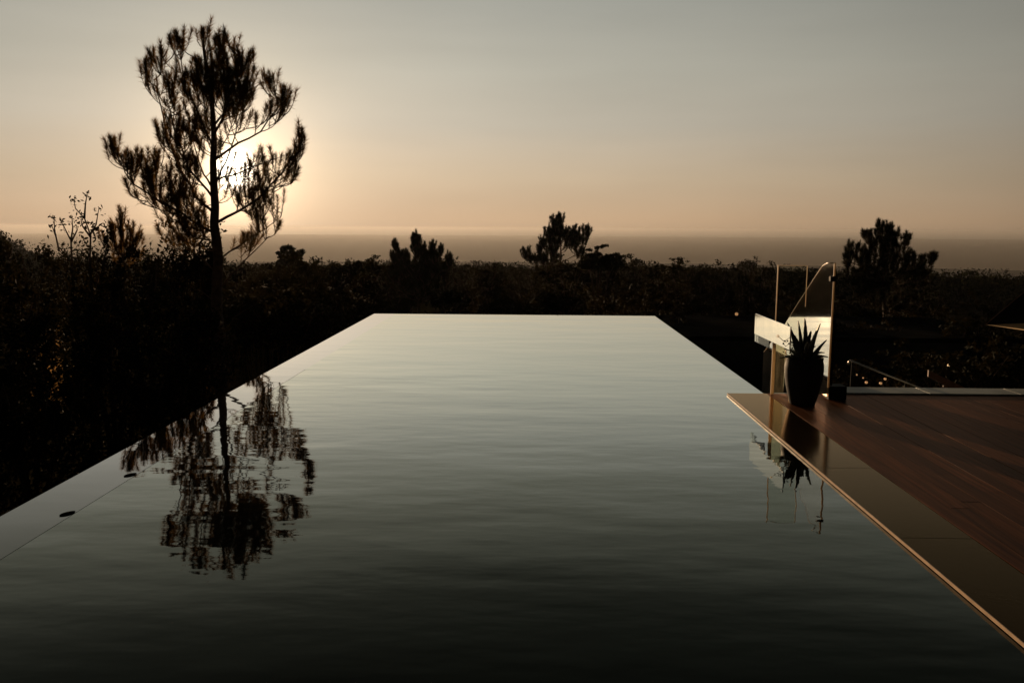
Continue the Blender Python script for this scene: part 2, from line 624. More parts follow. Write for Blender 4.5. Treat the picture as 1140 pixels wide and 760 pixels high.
# polished band along the pool side, mirroring the bright water
MB().box(2.352, 2.364, 7.74, 8.97, .565, .778).build('polished_band', MIRROR, gb, False, .002)
MB().box(2.354, 2.364, 8.42, 8.97, .49, .562).build('band_pane', GLASS, gb)
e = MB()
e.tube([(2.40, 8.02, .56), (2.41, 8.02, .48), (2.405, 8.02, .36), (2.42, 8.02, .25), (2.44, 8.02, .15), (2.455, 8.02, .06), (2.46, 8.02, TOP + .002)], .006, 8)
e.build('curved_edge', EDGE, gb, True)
MB().box(XG - .03, XG + .03, 8.185, 8.235, 1.165, 1.215).build('clamp', BLACK, gb, False, .004)
MB().box(XG + .022, XG + .06, 8.24, 8.28, TOP + .133, .80).build('post', BLACK, gb, False, .003)
MB().box(XG + .018, XG + .19, 8.2, 8.37, TOP - .002, TOP + .13).build('post_base', BLACK, gb, False, .004)

# ------------------------------------------------------------------ potted succulent
PX, PY = 2.565, 7.96
pp = thing('potted_plant', (PX, PY, TOP), 'spiky succulent in tall charcoal pot standing at the deck corner', 'potted plant')
prof = [(.100, 0), (.112, .004), (.122, .03), (.14, .1), (.158, .18), (.173, .27), (.178, .34), (.174, .39), (.166, .425), (.17, .435), (.17, .45), (.158, .452), (.152, .43), (.15, .405)]
MB().lathe(prof, (PX, PY, TOP), 48).build('pot', POT, pp, True)
MB().lathe([(.149, .40), (.149, .412), (.08, .418)], (PX, PY, TOP), 32).build('soil', SOIL, pp)


def succulent_leaf(base, tip, sag, wid, th, teeth=True):
    m = MB()
    base, tip = Vector(base), Vector(tip)
    n = 14
    d = (tip - base)
    out = Vector((d.x, d.y, 0))
    out = out.normalized() if out.length > .02 else Vector((0, -1, 0))
    side = d.normalized().cross(Vector((0, 0, 1)))
    side = side.normalized() if side.length > 1e-3 else Vector((1, 0, 0))
    for i in range(n + 1):
        t = i / n
        c = base + d * t + out * (sag * math.sin(math.pi * t) * -.6) + Vector((0, 0, sag * math.sin(math.pi * t)))
        w_ = wid * (1 - t) ** .6 * (1 + .35 * math.sin(min(1, t * 2.2) * math.pi)) + .0012
        if teeth and i % 2 and i < n:
            w_ += .0035
        nn = side.cross(d.normalized())
        m.v += [c - side * w_ + nn * th * .5 * (1 - t), c - nn * th * (1 - t * .8), c + side * w_ + nn * th * .5 * (1 - t), c + nn * th * .25 * (1 - t)]
    for i in range(n):
        for k in range(4):
            m.f.append((i * 4 + k, i * 4 + (k + 1) % 4, (i + 1) * 4 + (k + 1) % 4, (i + 1) * 4 + k))
    return m


zt = TOP + .40
tips = [(877, 359, -.04), (889, 357, .03), (896, 354, -.02), (913, 360, .02), (920, 378, -.05), (918, 392, .05), (873, 388, .04), (868, 398, -.05),
        (884, 372, -.12), (903, 368, .10), (908, 385, -.14), (881, 380, .12), (900, 380, -.15), (922, 397, -.02)]
for i, (px, py, dy) in enumerate(tips):
    tp = aty(px, py, PY + dy)
    bs = Vector((PX + (tp.x - PX) * .22, PY + dy * .3, zt))
    succulent_leaf(bs, tp, .012 if py < 380 else .035, .036 if py < 375 else .027, .040).build('leaf', ALOE, pp, True)
fb, ft = Vector((PX - .07, PY - .06, zt)), aty(866, 374, PY - .06)
st = MB()
st.tube([fb, fb.lerp(ft, .5) + Vector((-.01, 0, .05)), ft], [.004, .003, .0025], 6)
sto = st.build('flower_stalk', ALOE, pp, True)
fl = MB()
for k in range(6):
    a = k * math.pi / 3
    c, s_ = math.cos(a), math.sin(a)
    q = ft
    fl.add([q, q + Vector((.010 * c - .005 * s_, -.004, .010 * s_ + .005 * c)), q + Vector((.019 * c, -.006, .019 * s_)), q + Vector((.010 * c + .005 * s_, -.004, .010 * s_ - .005 * c))], [(0, 1, 2, 3)])
fl.build('flower', PETAL, sto)
# small dark buds at the left of the rosette
bd = MB()
rb = random.Random(5)
for k in range(16):
    q = aty(rb.uniform(872, 884), rb.uniform(378, 398), PY - .1 + rb.uniform(-.04, .04))
    r_ = rb.uniform(.006, .012)
    bd.add([q + Vector((0, 0, r_)), q + Vector((r_, 0, 0)), q + Vector((0, r_, 0)), q + Vector((-r_, 0, 0)), q + Vector((0, -r_, 0)), q + Vector((0, 0, -r_))],
           [(0, 1, 2), (0, 2, 3), (0, 3, 4), (0, 4, 1), (5, 2, 1), (5, 3, 2), (5, 4, 3), (5, 1, 4)])
    bd.tube([Vector((PX - .06, PY - .06, zt)), q], [.003, .002], 4)
bd.build('flower_buds', ALOE, pp, True)

# ------------------------------------------------------------------ beyond the deck
# thin handrail going down beside the kerb
hr = thing('handrail', aty(1000, 445, 9.6), 'thin pale handrail sloping down beyond the deck kerb', 'handrail')
a, b2 = aty(946, 401, 9.35), aty(1050, 442, 9.35)
a2, b3 = a + Vector((0, 0, 0)), b2
MB().tube([a + Vector((-.012, 0, -.05)), a + Vector((-.01, 0, -.01)), a, b2], .009, 8).build('rail', STEEL, hr, True)
m = MB()
for t in (.03, .6, .97):
    q = a.lerp(b2, t)
    m.tube([q + Vector((0, 0, -.012)), Vector((q.x, q.y, -2.1))], .012, 8)
m.build('uprights', BLACK, hr, True)
# reddish timber rail further down
a, b2 = aty(1034, 412, 11.5), aty(1092, 440, 10.9)
d = (b2 - a)
tr = thing('timber_rail', Vector((a.x, a.y, -2.1)), 'red-brown timber rail sloping down behind the kerb', 'rail')
m = MB()
off = Vector((0, .03, 0))
m.add([a, b2, b2 + Vector((0, 0, -.09)), a + Vector((0, 0, -.09)), a + off, b2 + off, b2 + off + Vector((0, 0, -.09)), a + off + Vector((0, 0, -.09))],
      [(0, 1, 2, 3), (7, 6, 5, 4), (0, 4, 5, 1), (3, 2, 6, 7), (0, 3, 7, 4), (1, 5, 6, 2)])
m.build('rail', TIMBER, tr)
m = MB()
for t in (.35, .95):
    q = a.lerp(b2, t) + Vector((0, .015, -.092))
    m.box(q.x - .03, q.x + .03, q.y - .012, q.y + .012, -2.2, q.z)
m.build('uprights', TIMBER, tr)

# flat roof / terrace below the far right corner of the pool
lb = thing('low_building', (6, 20, -2.2), 'low flat-roofed outbuilding below the far right corner of pool', 'building')
MB().box(3.3, 10.2, 18.0, 22.2, -2.9, -.68).build('wall', PLASTER, lb)
MB().box(3.2, 10.3, 17.9, 22.3, -.677, -.58).build('roof', ROOF, lb)

# parasol at the right edge
tipp = aty(1098, 361, 12.0)
d1, d2 = Vector((.84, -.54, 0)), Vector((.54, .84, 0))
side = 1.9
apex = tipp + (d1 + d2) * side * .5 + Vector((0, 0, 1.05))
near = tipp + d1 * side
near.z = aty(1263, 354, near.y).z
low = Vector((near.x, near.y - .01, near.z - .40))
cs = [tipp, near, tipp + (d1 + d2) * side, tipp + d2 * side]
pr = thing('parasol', Vector((apex.x, apex.y, -2.2)), 'square parasol at the right edge with hem in paler, sunlit-toned canvas', 'parasol')
m = MB()
m.add([*cs, apex], [(0, 1, 4), (1, 2, 4), (2, 3, 4), (3, 0, 4)])
co = m.build('canopy', CANVAS_D, pr)
co.modifiers.new('thick', 'SOLIDIFY').thickness = .004
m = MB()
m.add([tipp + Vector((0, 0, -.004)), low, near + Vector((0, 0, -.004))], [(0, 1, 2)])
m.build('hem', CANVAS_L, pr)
sq = MB()
sq.tube([tipp + Vector((0, 0, .006)), apex + Vector((0, 0, .006))], .004, 6)
sq.build('seam', TIMBER, pr)
MB().tube([(apex.x, apex.y, -2.2), apex + Vector((0, 0, .06))], .025, 10).build('pole', BLACK, pr, True)

# small garden lamps glinting in the dark beds
LAMP = bpy.data.materials.new('lamp_globe_glow')
LAMP.use_nodes = True
pb = LAMP.node_tree.nodes['Principled BSDF']
pb.inputs['Base Color'].default_value = (.9, .6, .3, 1)
pb.inputs['Emission Color'].default_value = (1, .5, .2, 1)
pb.inputs['Emission Strength'].default_value = .35
LAMP2 = LAMP.copy()
LAMP2.name = 'lamp_globe_bright'
LAMP2.node_tree.nodes['Principled BSDF'].inputs['Emission Color'].default_value = (1, .62, .28, 1)
LAMP2.node_tree.nodes['Principled BSDF'].inputs['Emission Strength'].default_value = .9
for (px, py, Y, r_, lab) in [(954, 417, 12.0, .011, 'tiny garden lamp under the pale handrail, leftmost of its cluster'),
                             (964.5, 425.5, 11.5, .019, 'small reddish garden lamp under the handrail, lowest left of its cluster'),
                             (961, 420.5, 12.4, .011, 'faint garden lamp just above a reddish one under the handrail'),
                             (980.5, 426.5, 11.6, .019, 'small reddish garden lamp in middle of the dark bed under handrail'),
                             (985.5, 421.7, 12.0, .018, 'small amber garden lamp touching the line of the handrail'),
                             (999, 432, 11.2, .014, 'dim garden lamp just above the pale kerb'),
                             (1056, 406.5, 13.0, .022, 'brightest amber garden lamp, alone to the right above the timber rail'),
                             (820, 349.5, 23.0, .045, 'single red-orange lamp far off left of the glass panels')]:
    c = aty(px, py, Y)
    zb = terrain(c.x, c.y) if Y < 20 else -2.3
    t = thing('garden_lamp', Vector((c.x, c.y, zb)), lab, 'lamp', 'garden lamps in the beds')
    pf = [(r_ * math.sin(math.pi * k / 10) + 1e-4, -r_ * math.cos(math.pi * k / 10)) for k in range(11)]
    MB().lathe(pf, c, 14).build('globe', LAMP2 if px == 1056 else LAMP, t, True)
    m = MB()
    m.tube([(c.x, c.y, zb - .1), (c.x, c.y, c.z - r_)], .008, 6)
    m.lathe([(r_ * .9, r_ * .95), (r_ * .5, r_ * 1.15)], c, 12)
    m.build('stake', BLACK, t)

# ------------------------------------------------------------------ vegetation


def needles(P, D, L, W, nr):
    """triangular needles: bases P, directions D (unit), lengths L, width W -> (N*3,3)"""
    n = len(P)
    a = nr.normal(size=(n, 3))
    s = np.cross(D, a)
    s /= np.linalg.norm(s, axis=1, keepdims=True) + 1e-9
    V = np.empty((n, 3, 3))
    V[:, 0] = P - s * W[:, None] * .5
    V[:, 1] = P + s * W[:, None] * .5
    V[:, 2] = P + D * L[:, None]
    return V.reshape(-1, 3)


def pine(name, label, cat, Y, trunk, trunk_r, limbs, blobs, shoot, nlen, nw, nper, seed, nmat, group=None, twig_r=.008, up=.45, dens=1.0):
    nr = np.random.default_rng(seed)
    rr = random.Random(seed)
    tp = [aty(px, py, Y + dy) for px, py, dy in trunk]
    zb = terrain(tp[0].x, tp[0].y)
    if tp[0].z > zb:
        tp.insert(0, Vector((tp[0].x, tp[0].y, zb - .15)))
    root = thing(name, Vector((tp[0].x, tp[0].y, zb)), label, cat, group)

    def resample(pts, step):
        out = []
        for a, b in zip(pts, pts[1:]):
            k = max(1, int((b - a).length / step))
            out += [a.lerp(b, i / k) for i in range(k)]
        return out + [pts[-1]]
    tm = MB()
    tpr = resample(tp, .35)
    jit = [p + Vector((rr.uniform(-1, 1), rr.uniform(-1, 1), 0)) * trunk_r * .25 for p in tpr]
    jit[0], jit[-1] = tpr[0], tpr[-1]
    rad = [trunk_r * (1 - .85 * (i / (len(jit) - 1)) ** 1.7) for i in range(len(jit))]
    tm.tube(jit, rad, 10)
    nodes = [p for p in resample(jit, .12)][int(len(jit) * .45):]
    lm = MB()
    for (pts, r0) in limbs:
        lp = resample([aty(px, py, Y + dy) for px, py, dy in pts], .2)
        lp = [lp[0]] + [q + Vector((rr.uniform(-1, 1), rr.uniform(-1, 1), rr.uniform(-1, 1))) * .022 for q in lp[1:]]
        lm.tube(lp, [r0 * (1 - .7 * i / max(1, len(lp) - 1)) for i in range(len(lp))], 7)
        nodes += resample(lp, .1)[2:]
    NP = np.array([tuple(q) for q in nodes])
    tips = []
    for (cx, cy, rx, ry, rd, k) in blobs:
        for _ in range(int(k * dens)):
            while True:
                u, v, w_ = rr.uniform(-1, 1), rr.uniform(-1, 1), rr.uniform(-1, 1)
                if u * u + v * v + w_ * w_ < 1:
                    break
            tips.append(aty(cx + u * rx, cy + v * ry, Y + w_ * rd))
    ax = np.array([tuple(q) for q in tips])
    d0 = [np.min(np.linalg.norm(NP - t, axis=1)) for t in ax]
    tips = [tips[i] for i in np.argsort(d0)]
    PP, DD, LL, WW = [], [], [], []
    for t in tips:
        ta = np.array(t)
        dz = NP[:, 2] - (ta[2] - .18)
        cost = np.linalg.norm(NP - ta, axis=1) + np.maximum(0, dz) * 2.2
        nd = Vector(NP[int(np.argmin(cost))])
        L = (t - nd).length
        if L < .05:
            nd = nd - Vector((0, 0, .12))
            L = (t - nd).length
        outd = Vector((t.x - nd.x, t.y - nd.y, 0))
        mid = nd.lerp(t, .55) + Vector((0, 0, -.16 * L)) + outd * .12
        path = []
        for i in range(9):
            s_ = i / 8
            path.append(nd * (1 - s_) ** 2 + mid * 2 * s_ * (1 - s_) + t * s_ * s_)
        lm.tube(path, [twig_r * (1.35 - .8 * i / 8) for i in range(9)], 4, False)
        NP = np.vstack([NP, np.array([tuple(q) for q in path[3:7]])])
        # the shoot itself: bent upward from the end of the twig
        pd = (path[-1] - path[-2]).normalized()
        pd.z = max(pd.z, .1)
        dirn = pd.normalized().lerp(Vector((rr.uniform(-.25, .25), rr.uniform(-.25, .25), 1)), up).normalized()
        sl = shoot * rr.uniform(.6, 1.25)
        lm.tube([t - dirn * .02, t + dirn * sl], [twig_r * .6, twig_r * .35], 4, False)
        k = int(nper * rr.uniform(.6, 1.25))
        s1 = nr.random(k) ** .8
        dn = np.array(dirn)
        P = ta + dn * (s1 * sl)[:, None]
        rv = nr.normal(size=(k, 3))
        rv -= (rv @ dn)[:, None] * dn
        rv /= np.linalg.norm(rv, axis=1, keepdims=True) + 1e-9
        ang = np.radians(nr.uniform(34, 80, k) - 30 * s1)
        D = dn * np.cos(ang)[:, None] + rv * np.sin(ang)[:, None]
        PP.append(P)
        DD.append(D)
        LL.append(nlen * nr.uniform(.65, 1.15, k))
        WW.append(nw * nr.uniform(.7, 1.3, k))
        # a few needles on the twig below the shoot
        k2 = k // 6
        pa = np.array([tuple(q) for q in path[4:]])
        ii = nr.integers(0, len(pa), k2)
        D2 = nr.normal(size=(k2, 3)) + np.array([0, 0, .8]) + dn * .5
        D2 /= np.linalg.norm(D2, axis=1, keepdims=True)
        PP.append(pa[ii] + nr.normal(size=(k2, 3)) * .01)
        DD.append(D2)
        LL.append(nlen * nr.uniform(.5, 1.0, k2))
        WW.append(nw * nr.uniform(.7, 1.2, k2))
    tm.build('trunk', BARK, root, True)
    lm.build('branches', BARK, root, True)
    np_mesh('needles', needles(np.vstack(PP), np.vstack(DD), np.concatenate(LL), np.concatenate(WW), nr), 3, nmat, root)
    return root


# the tall pine in front of the sun
YP = 17.0
trunk = [(246, 470, 0), (245, 420, 0), (243, 350, 0), (241, 290, 0), (240, 230, 0), (239, 180, .05), (237, 130, .05), (233, 90, 0), (228, 60, 0), (226, 45, 0)]
limbs = [
    ([(242, 262, 0), (215, 245, -.2), (180, 226, -.3), (150, 205, -.35), (130, 172, -.35)], .028),
    ([(241, 240, 0), (218, 218, .3), (198, 185, .4), (184, 140, .4), (172, 90, .35)], .03),
    ([(240, 225, 0), (212, 190, -.4), (196, 150, -.5), (186, 110, -.5)], .025),
    ([(239, 165, 0), (222, 130, .2), (208, 95, .2), (198, 55, .2)], .024),
    ([(238, 150, 0), (252, 120, -.3), (262, 90, -.4), (268, 65, -.4)], .024),
    ([(239, 178, 0), (265, 160, .3), (290, 146, .4), (306, 122, .4), (317, 108, .4)], .026),
    ([(238, 140, 0), (262, 112, .4), (282, 98, .5), (298, 90, .5)], .022),
    ([(243, 247, 0), (268, 234, -.2), (298, 212, -.3), (320, 184, -.3), (330, 160, -.3)], .03),
    ([(242, 200, 0), (270, 190, -.6), (300, 180, -.8), (322, 172, -.8)], .02),
    ([(243, 290, 0), (268, 272, .2), (292, 256, .3), (312, 243, .3)], .02),
    ([(243, 322, 0), (262, 300, -.3), (284, 280, -.4), (300, 262, -.4)], .02),
    ([(243, 305, 0), (226, 290, .3), (205, 270, .5), (190, 250, .5)], .02),
    ([(240, 215, 0), (225, 190, .9), (215, 160, 1.2), (210, 130, 1.3)], .024),
    ([(240, 205, 0), (252, 180, -.9), (262, 150, -1.2), (268, 125, -1.3)], .024),
    ([(242, 340, 0), (225, 325, -.2), (212, 318, -.3)], .014),
    ([(244, 372, 0), (262, 352, .2), (285, 338, .2)], .013),
]
blobs = [
    (226, 45, 8, 10, .3, 7), (197, 52, 14, 12, .5, 12), (176, 72, 12, 12, .5, 11), (165, 88, 7, 14, .4, 8), (250, 57, 18, 13, .6, 16), (272, 74, 12, 14, .5, 14),
    (245, 95, 40, 32, 1.0, 105), (200, 105, 26, 28, .9, 26), (262, 105, 22, 22, .9, 34), (300, 96, 9, 9, .4, 9), (318, 116, 9, 11, .4, 10), (305, 128, 12, 9, .4, 8),
    (190, 150, 18, 34, .8, 26), (210, 165, 22, 38, .9, 30), (270, 130, 30, 16, .9, 18), (333, 165, 6, 18, .4, 13), (322, 190, 12, 18, .5, 14), (300, 205, 18, 12, .5, 8),
    (128, 170, 8, 14, .4, 12), (148, 188, 14, 15, .4, 18), (170, 190, 14, 15, .5, 16), (165, 212, 24, 14, .5, 22), (190, 228, 26, 22, .7, 34), (205, 205, 20, 30, .8, 26),
    (215, 245, 20, 24, .6, 26), (290, 232, 30, 16, .5, 20), (272, 215, 24, 22, .8, 14), (292, 190, 24, 20, .9, 13), (300, 250, 16, 12, .4, 9), (275, 275, 20, 14, .4, 10), (252, 190, 18, 40, 1.0, 12),
    (222, 140, 18, 26, 1.2, 18), (200, 265, 24, 22, .6, 18)]
pine('pine_tree', 'tall open pine standing in front of the low sun left of the pool', 'pine tree', YP, trunk, .13, limbs, blobs, .25, .14, .007, 135, 11, NEEDLE, dens=1.4)

# young pines beyond the pool, each with its own crown
pine('pine_tree', 'lone young pine with clear bare stem beyond the middle of the pool', 'pine tree', 44,
     [(626, 352, 0), (625, 320, 0), (624, 290, 0), (624, 265, 0), (624, 248, 0)], .07,
     [([(625, 300, 0), (612, 292, .2), (600, 288, .2), (588, 286, .2)], .02), ([(625, 292, 0), (640, 284, -.2), (650, 272, -.2), (655, 262, -.2)], .022),
      ([(624, 286, 0), (612, 276, 0), (603, 272, 0)], .018), ([(625, 298, 0), (640, 290, .3), (648, 284, .3)], .018)],
     [(618, 270, 10, 8, .4, 16), (622, 256, 8, 6, .3, 12), (610, 290, 22, 6, .5, 16), (640, 268, 10, 7, .4, 14), (624, 246, 4, 5, .2, 9), (617, 250, 5, 6, .2, 10), (628, 262, 10, 8, .35, 22), (612, 263, 6, 9, .3, 14), (605, 272, 5, 7, .2, 9), (601, 281, 5, 5, .2, 7), (641, 262, 6, 7, .25, 11), (653, 260, 5, 6, .2, 11),
      (648, 270, 7, 6, .25, 10), (586, 285, 6, 5, .3, 10), (635, 274, 9, 7, .35, 14), (613, 280, 10, 8, .35, 16), (646, 282, 6, 5, .25, 8), (600, 291, 14, 5, .5, 16)],
     .30, .17, .02, 90, 21, NEEDLE_FAR, twig_r=.012, dens=1.9, up=.7)
pine('pine_tree', 'dark broad pine crown rising behind the glass panels at right', 'pine tree', 24,
     [(985, 380, 0), (984, 330, 0), (982, 290, 0), (982, 262, 0)], .08,
     [([(984, 310, 0), (965, 300, .2), (950, 294, .2)], .02), ([(984, 315, 0), (1005, 302, -.2), (1030, 296, -.2)], .02), ([(983, 298, 0), (1000, 284, .2), (1008, 276, .2)], .018)],
     [(981, 258, 8, 7, .3, 16), (968, 266, 8, 7, .3, 13), (994, 262, 7, 7, .3, 12), (1008, 270, 6, 7, .3, 10), (984, 276, 18, 11, .5, 42), (946, 281, 5, 6, .3, 9), (944, 291, 6, 8, .3, 11), (962, 288, 14, 12, .5, 28),
      (1003, 288, 14, 10, .5, 24), (1022, 294, 9, 6, .4, 14), (1036, 291, 7, 5, .3, 11), (985, 300, 30, 14, .6, 60), (1020, 308, 22, 10, .6, 26), (960, 315, 24, 16, .6, 34), (1000, 330, 34, 18, .7, 44)],
     .17, .12, .012, 90, 22, NEEDLE_FAR, dens=1.7)
pine('pine_tree', 'clump of pointed young pine tops beyond the far left pool corner', 'pine tree', 36,
     [(466, 370, 0), (466, 330, 0), (464, 300, 0), (463, 275, 0)], .07,
     [([(466, 335, 0), (450, 315, .2), (441, 295, .2), (440, 280, .2)], .025), ([(466, 330, 0), (480, 310, -.2), (486, 290, -.2), (482, 276, -.2)], .025), ([(466, 340, 0), (490, 320, .2), (498, 300, .2)], .02)],
     [(455, 312, 26, 16, .6, 40), (480, 310, 24, 18, .6, 40), (474, 288, 8, 8, .3, 16), (452, 290, 7, 8, .3, 14), (463, 270, 5, 7, .2, 14), (466, 281, 8, 8, .3, 18), (440, 276, 3, 5, .2, 8), (441, 288, 6, 8, .3, 15), (481, 278, 3, 6, .2, 8), (483, 290, 6, 7, .3, 13), (491, 282, 3, 4, .2, 6), (500, 292, 4, 6, .2, 9),
      (462, 300, 22, 12, .5, 46), (490, 303, 10, 8, .4, 18), (440, 306, 12, 10, .4, 22), (468, 322, 30, 12, .6, 36)],
     .26, .15, .017, 95, 23, NEEDLE_FAR, twig_r=.011, dens=2.2, up=.7)
pine('pine_tree', 'small bushy pine just left of the tall pine', 'pine tree', 15.5,
     [(138, 330, 0), (138, 290, 0), (137, 262, 0), (136, 245, 0)], .05,
     [([(138, 290, 0), (128, 270, .1), (124, 258, .1)], .014), ([(138, 285, 0), (150, 268, -.1), (156, 262, -.1)], .014)],
     [(136, 246, 4, 6, .15, 7), (128, 258, 6, 6, .2, 8), (140, 262, 10, 10, .3, 16), (122, 268, 10, 8, .3, 10), (152, 268, 8, 8, .3, 9), (138, 285, 22, 14, .4, 26)],
     .18, .10, .008, 90, 24, NEEDLE)


def leaf_quads(C, size, nr, flat=.0):
    n = len(C)
    a = nr.normal(size=(n, 3))
    a[:, 2] *= 1 - flat
    a /= np.linalg.norm(a, axis=1, keepdims=True)
    b = np.cross(a, nr.normal(size=(n, 3)))
    b /= np.linalg.norm(b, axis=1, keepdims=True) + 1e-9
    s = (size * nr.uniform(.55, 1.3, n))[:, None]
    V = np.empty((n, 4, 3))
    V[:, 0] = C - a * s
    V[:, 1] = C - b * s * .45 - a * s * .1
    V[:, 2] = C + a * s
    V[:, 3] = C + b * s * .45 - a * s * .1
    return V.reshape(-1, 3)


def blob_points(blobs, n, nr, shell=.55):
    """points in ellipsoid lobes, packed in clumps toward the lobe surface"""
    vol = np.array([rx * ry * rz for (_, _, _, rx, ry, rz) in blobs])
    out = []
    for (cx, cy, cz, rx, ry, rz), q in zip(blobs, vol / vol.sum()):
        k = int(n * q) + 1
        nc = max(6, k // 38)
        u = nr.normal(size=(nc, 3))
        u /= np.linalg.norm(u, axis=1, keepdims=True)
        r = shell + (1 - shell) * nr.random(nc) ** .6
        cc = u * (r * nr.uniform(.8, 1.12, nc))[:, None]
        idx = nr.integers(0, nc, k)
        p_ = cc[idx] + nr.normal(size=(k, 3)) * .15
        out.append(p_ * np.array([rx, ry, rz]) + np.array([cx, cy, cz]))
    return np.vstack(out)


def leafy(name, label, cat, base, blobs, n, size, seed, group=None, stems=5, m=None, nolink=False, shell=.45, extra=None):
    """base: world Vector; blobs relative to base -> Empty > trunk, crown"""
    nr = np.random.default_rng(seed)
    rr = random.Random(seed)
    base = Vector(base)
    root = thing(name, base, label, cat, group)
    st = MB()
    big = sorted(blobs, key=lambda q: -q[3] * q[5])[:max(stems, 1)]
    for (cx, cy, cz, rx, ry, rz) in big:
        e_ = base + Vector((cx, cy, cz))
        mid = base + Vector((cx * .35, cy * .35, cz * .55))
        st.tube([base + Vector((rr.uniform(-.05, .05), rr.uniform(-.05, .05), -.2)), mid, e_, e_ + Vector((rx * .3, 0, rz * .55))], [.05, .035, .02, .006], 6)
        for _ in range(4):
            q = e_ + Vector((rr.uniform(-1, 1) * rx * .8, rr.uniform(-1, 1) * ry * .8, rr.uniform(-.3, .9) * rz))
            st.tube([mid.lerp(e_, rr.uniform(.4, 1)), mid.lerp(q, .6) + Vector((0, 0, .05)), q], [.016, .011, .004], 4)
    pts = blob_points(blobs, n, nr, shell) + np.array(base)
    V = leaf_quads(pts, size, nr)
    st.build('trunk', TWIG, root, True)
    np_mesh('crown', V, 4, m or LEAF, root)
    return root


def place(px, Y, ztop_py):
    """ground point below pixel column px at depth Y, and the height to reach ztop_py"""
    q = aty(px, ztop_py, Y)
    zb = terrain(q.x, q.y)
    return Vector((q.x, q.y, zb)), q.z - zb


# --- big shrubs of the dark thicket on the left
def shrub(px, Y, py, wpx, label, seed, n=5200, size=.05, ragged=.3, group='shrubs of the thicket left of the pool', name='shrub'):
    rr = random.Random(seed)
    b, h = place(px, Y, py)
    w_ = wpx / F * Y / 2
    bl = [(0, 0, h * .45, w_ * .95, w_ * .8, h * .42)]
    for k in range(7):
        a = rr.uniform(0, 6.28)
        hh = rr.uniform(.6, 1 - .12)
        bl.append((math.cos(a) * w_ * .6, math.sin(a) * w_ * .5, h * hh, w_ * rr.uniform(.3, .5), w_ * rr.uniform(.3, .5), h * rr.uniform(.09, .16)))
    for k in range(int(6 * ragged / .3)):
        a = rr.uniform(-1, 1)
        bl.append((a * w_ * .75, rr.uniform(-.3, .3) * w_, h * (1 - .06 - .12 * abs(a)) + rr.uniform(-.02, .03) * h, w_ * rr.uniform(.08, .16), w_ * .12, h * rr.uniform(.03, .07)))
    return leafy(name, label, 'shrub', b, bl, n, size, seed, group)


shrub(205, 18.5, 222, 95, 'dense broad-leaved tree filling in left of the tall pine trunk', 31, 9000, .05, .5, None, 'broadleaf_tree')
shrub(92, 14.5, 252, 90, 'dark thicket shrub under the bare leafy shoots at far left', 32, 6500, .04, .6)
shrub(40, 17, 266, 110, 'dark shrub at the left frame edge below the far hill', 33, 6500, .045)
shrub(160, 14.5, 268, 90, 'dark shrub between the small bushy pine and the tall pine', 34, 6500, .04, .6)
shrub(0, 13, 290, 120, 'large dark shrub cut off by the left frame edge', 35, 6500, .045)
shrub(120, 11.5, 330, 130, 'low dark shrub in front of the thicket at far left', 36, 6500, .04)
shrub(30, 9.5, 385, 140, 'low dark shrub nearest the camera beside the pool wall', 37, 6500, .04)
shrub(215, 14.5, 318, 80, 'rounded dark shrub right at the foot of the tall pine', 38, 6000, .04)
shrub(285, 21, 318, 70, 'dim brownish shrub right of the tall pine trunk', 39, 5000, .05)
shrub(180, 11, 390, 90, 'low dark shrub behind the pool edge below the tall pine', 41, 5000, .04)

# bare shoots with a few leaves standing up out of the thicket
def shoots(label, specs, Y, seed):
    nr = np.random.default_rng(seed)
    rr = random.Random(seed)
    p0 = aty(specs[0][0][0], specs[0][0][1], Y)
    root = thing('leafy_shoots', Vector((p0.x, p0.y, terrain(p0.x, p0.y))), label, 'plant')
    st = MB()
    C = []
    st.tube([Vector((p0.x, p0.y, terrain(p0.x, p0.y) - .1)), p0], [.04, .02], 6)
    for pts in specs:
        w_ = [aty(px, py, Y + rr.uniform(-.1, .1)) for px, py in pts]
        st.tube(w_, [.018 * (1 - .7 * i / (len(w_) - 1)) for i in range(len(w_))], 6)
        for a, b_ in zip(w_[1:], w_[2:] + [w_[-1]]):
            for _ in range(9):
                C.append(tuple(a.lerp(b_, rr.random()) + Vector((rr.gauss(0, .03), rr.gauss(0, .04), rr.gauss(0, .035)))))
    st.build('stems', TWIG, root, True)
    np_mesh('leaves', leaf_quads(np.array(C), .035, nr), 4, LEAF, root)


shoots('bare branching shoots with few leaves above the far left thicket',
       [[(100, 290), (101, 262), (94, 243), (84, 232), (82, 222)], [(94, 243), (95, 228), (97, 215)], [(100, 262), (107, 250), (110, 232)], [(102, 258), (115, 248)],
        [(101, 264), (92, 252), (90, 244)]], 14.2, 51)
shoots('lower wispy shoots at the left end of the thicket, beside the taller ones',
       [[(80, 292), (79, 268), (72, 254), (68, 246)], [(79, 268), (81, 254), (80, 242)], [(79, 270), (86, 256), (85, 250)], [(66, 280), (61, 258), (60, 242)], [(62, 262), (58, 252)]], 14.4, 52)

# the round tree on the skyline right of the tall pine, and the flat-crowned one beyond the pool
def sky_tree(label, px, Y, py, wpx, lobes, seed, n, size, name='broadleaf_tree'):
    b, h = place(px, Y, py)
    k = Y / F
    bl = []
    for (dx, dy, rx, ry) in lobes:
        q = aty(px + dx, py + dy, Y)
        bl.append((q.x - b.x, 0, q.z - b.z, rx * k, rx * k * .8, ry * k))
    return leafy(name, label, 'tree', b, bl, n, size, seed, None, 5, NEEDLE_FAR)


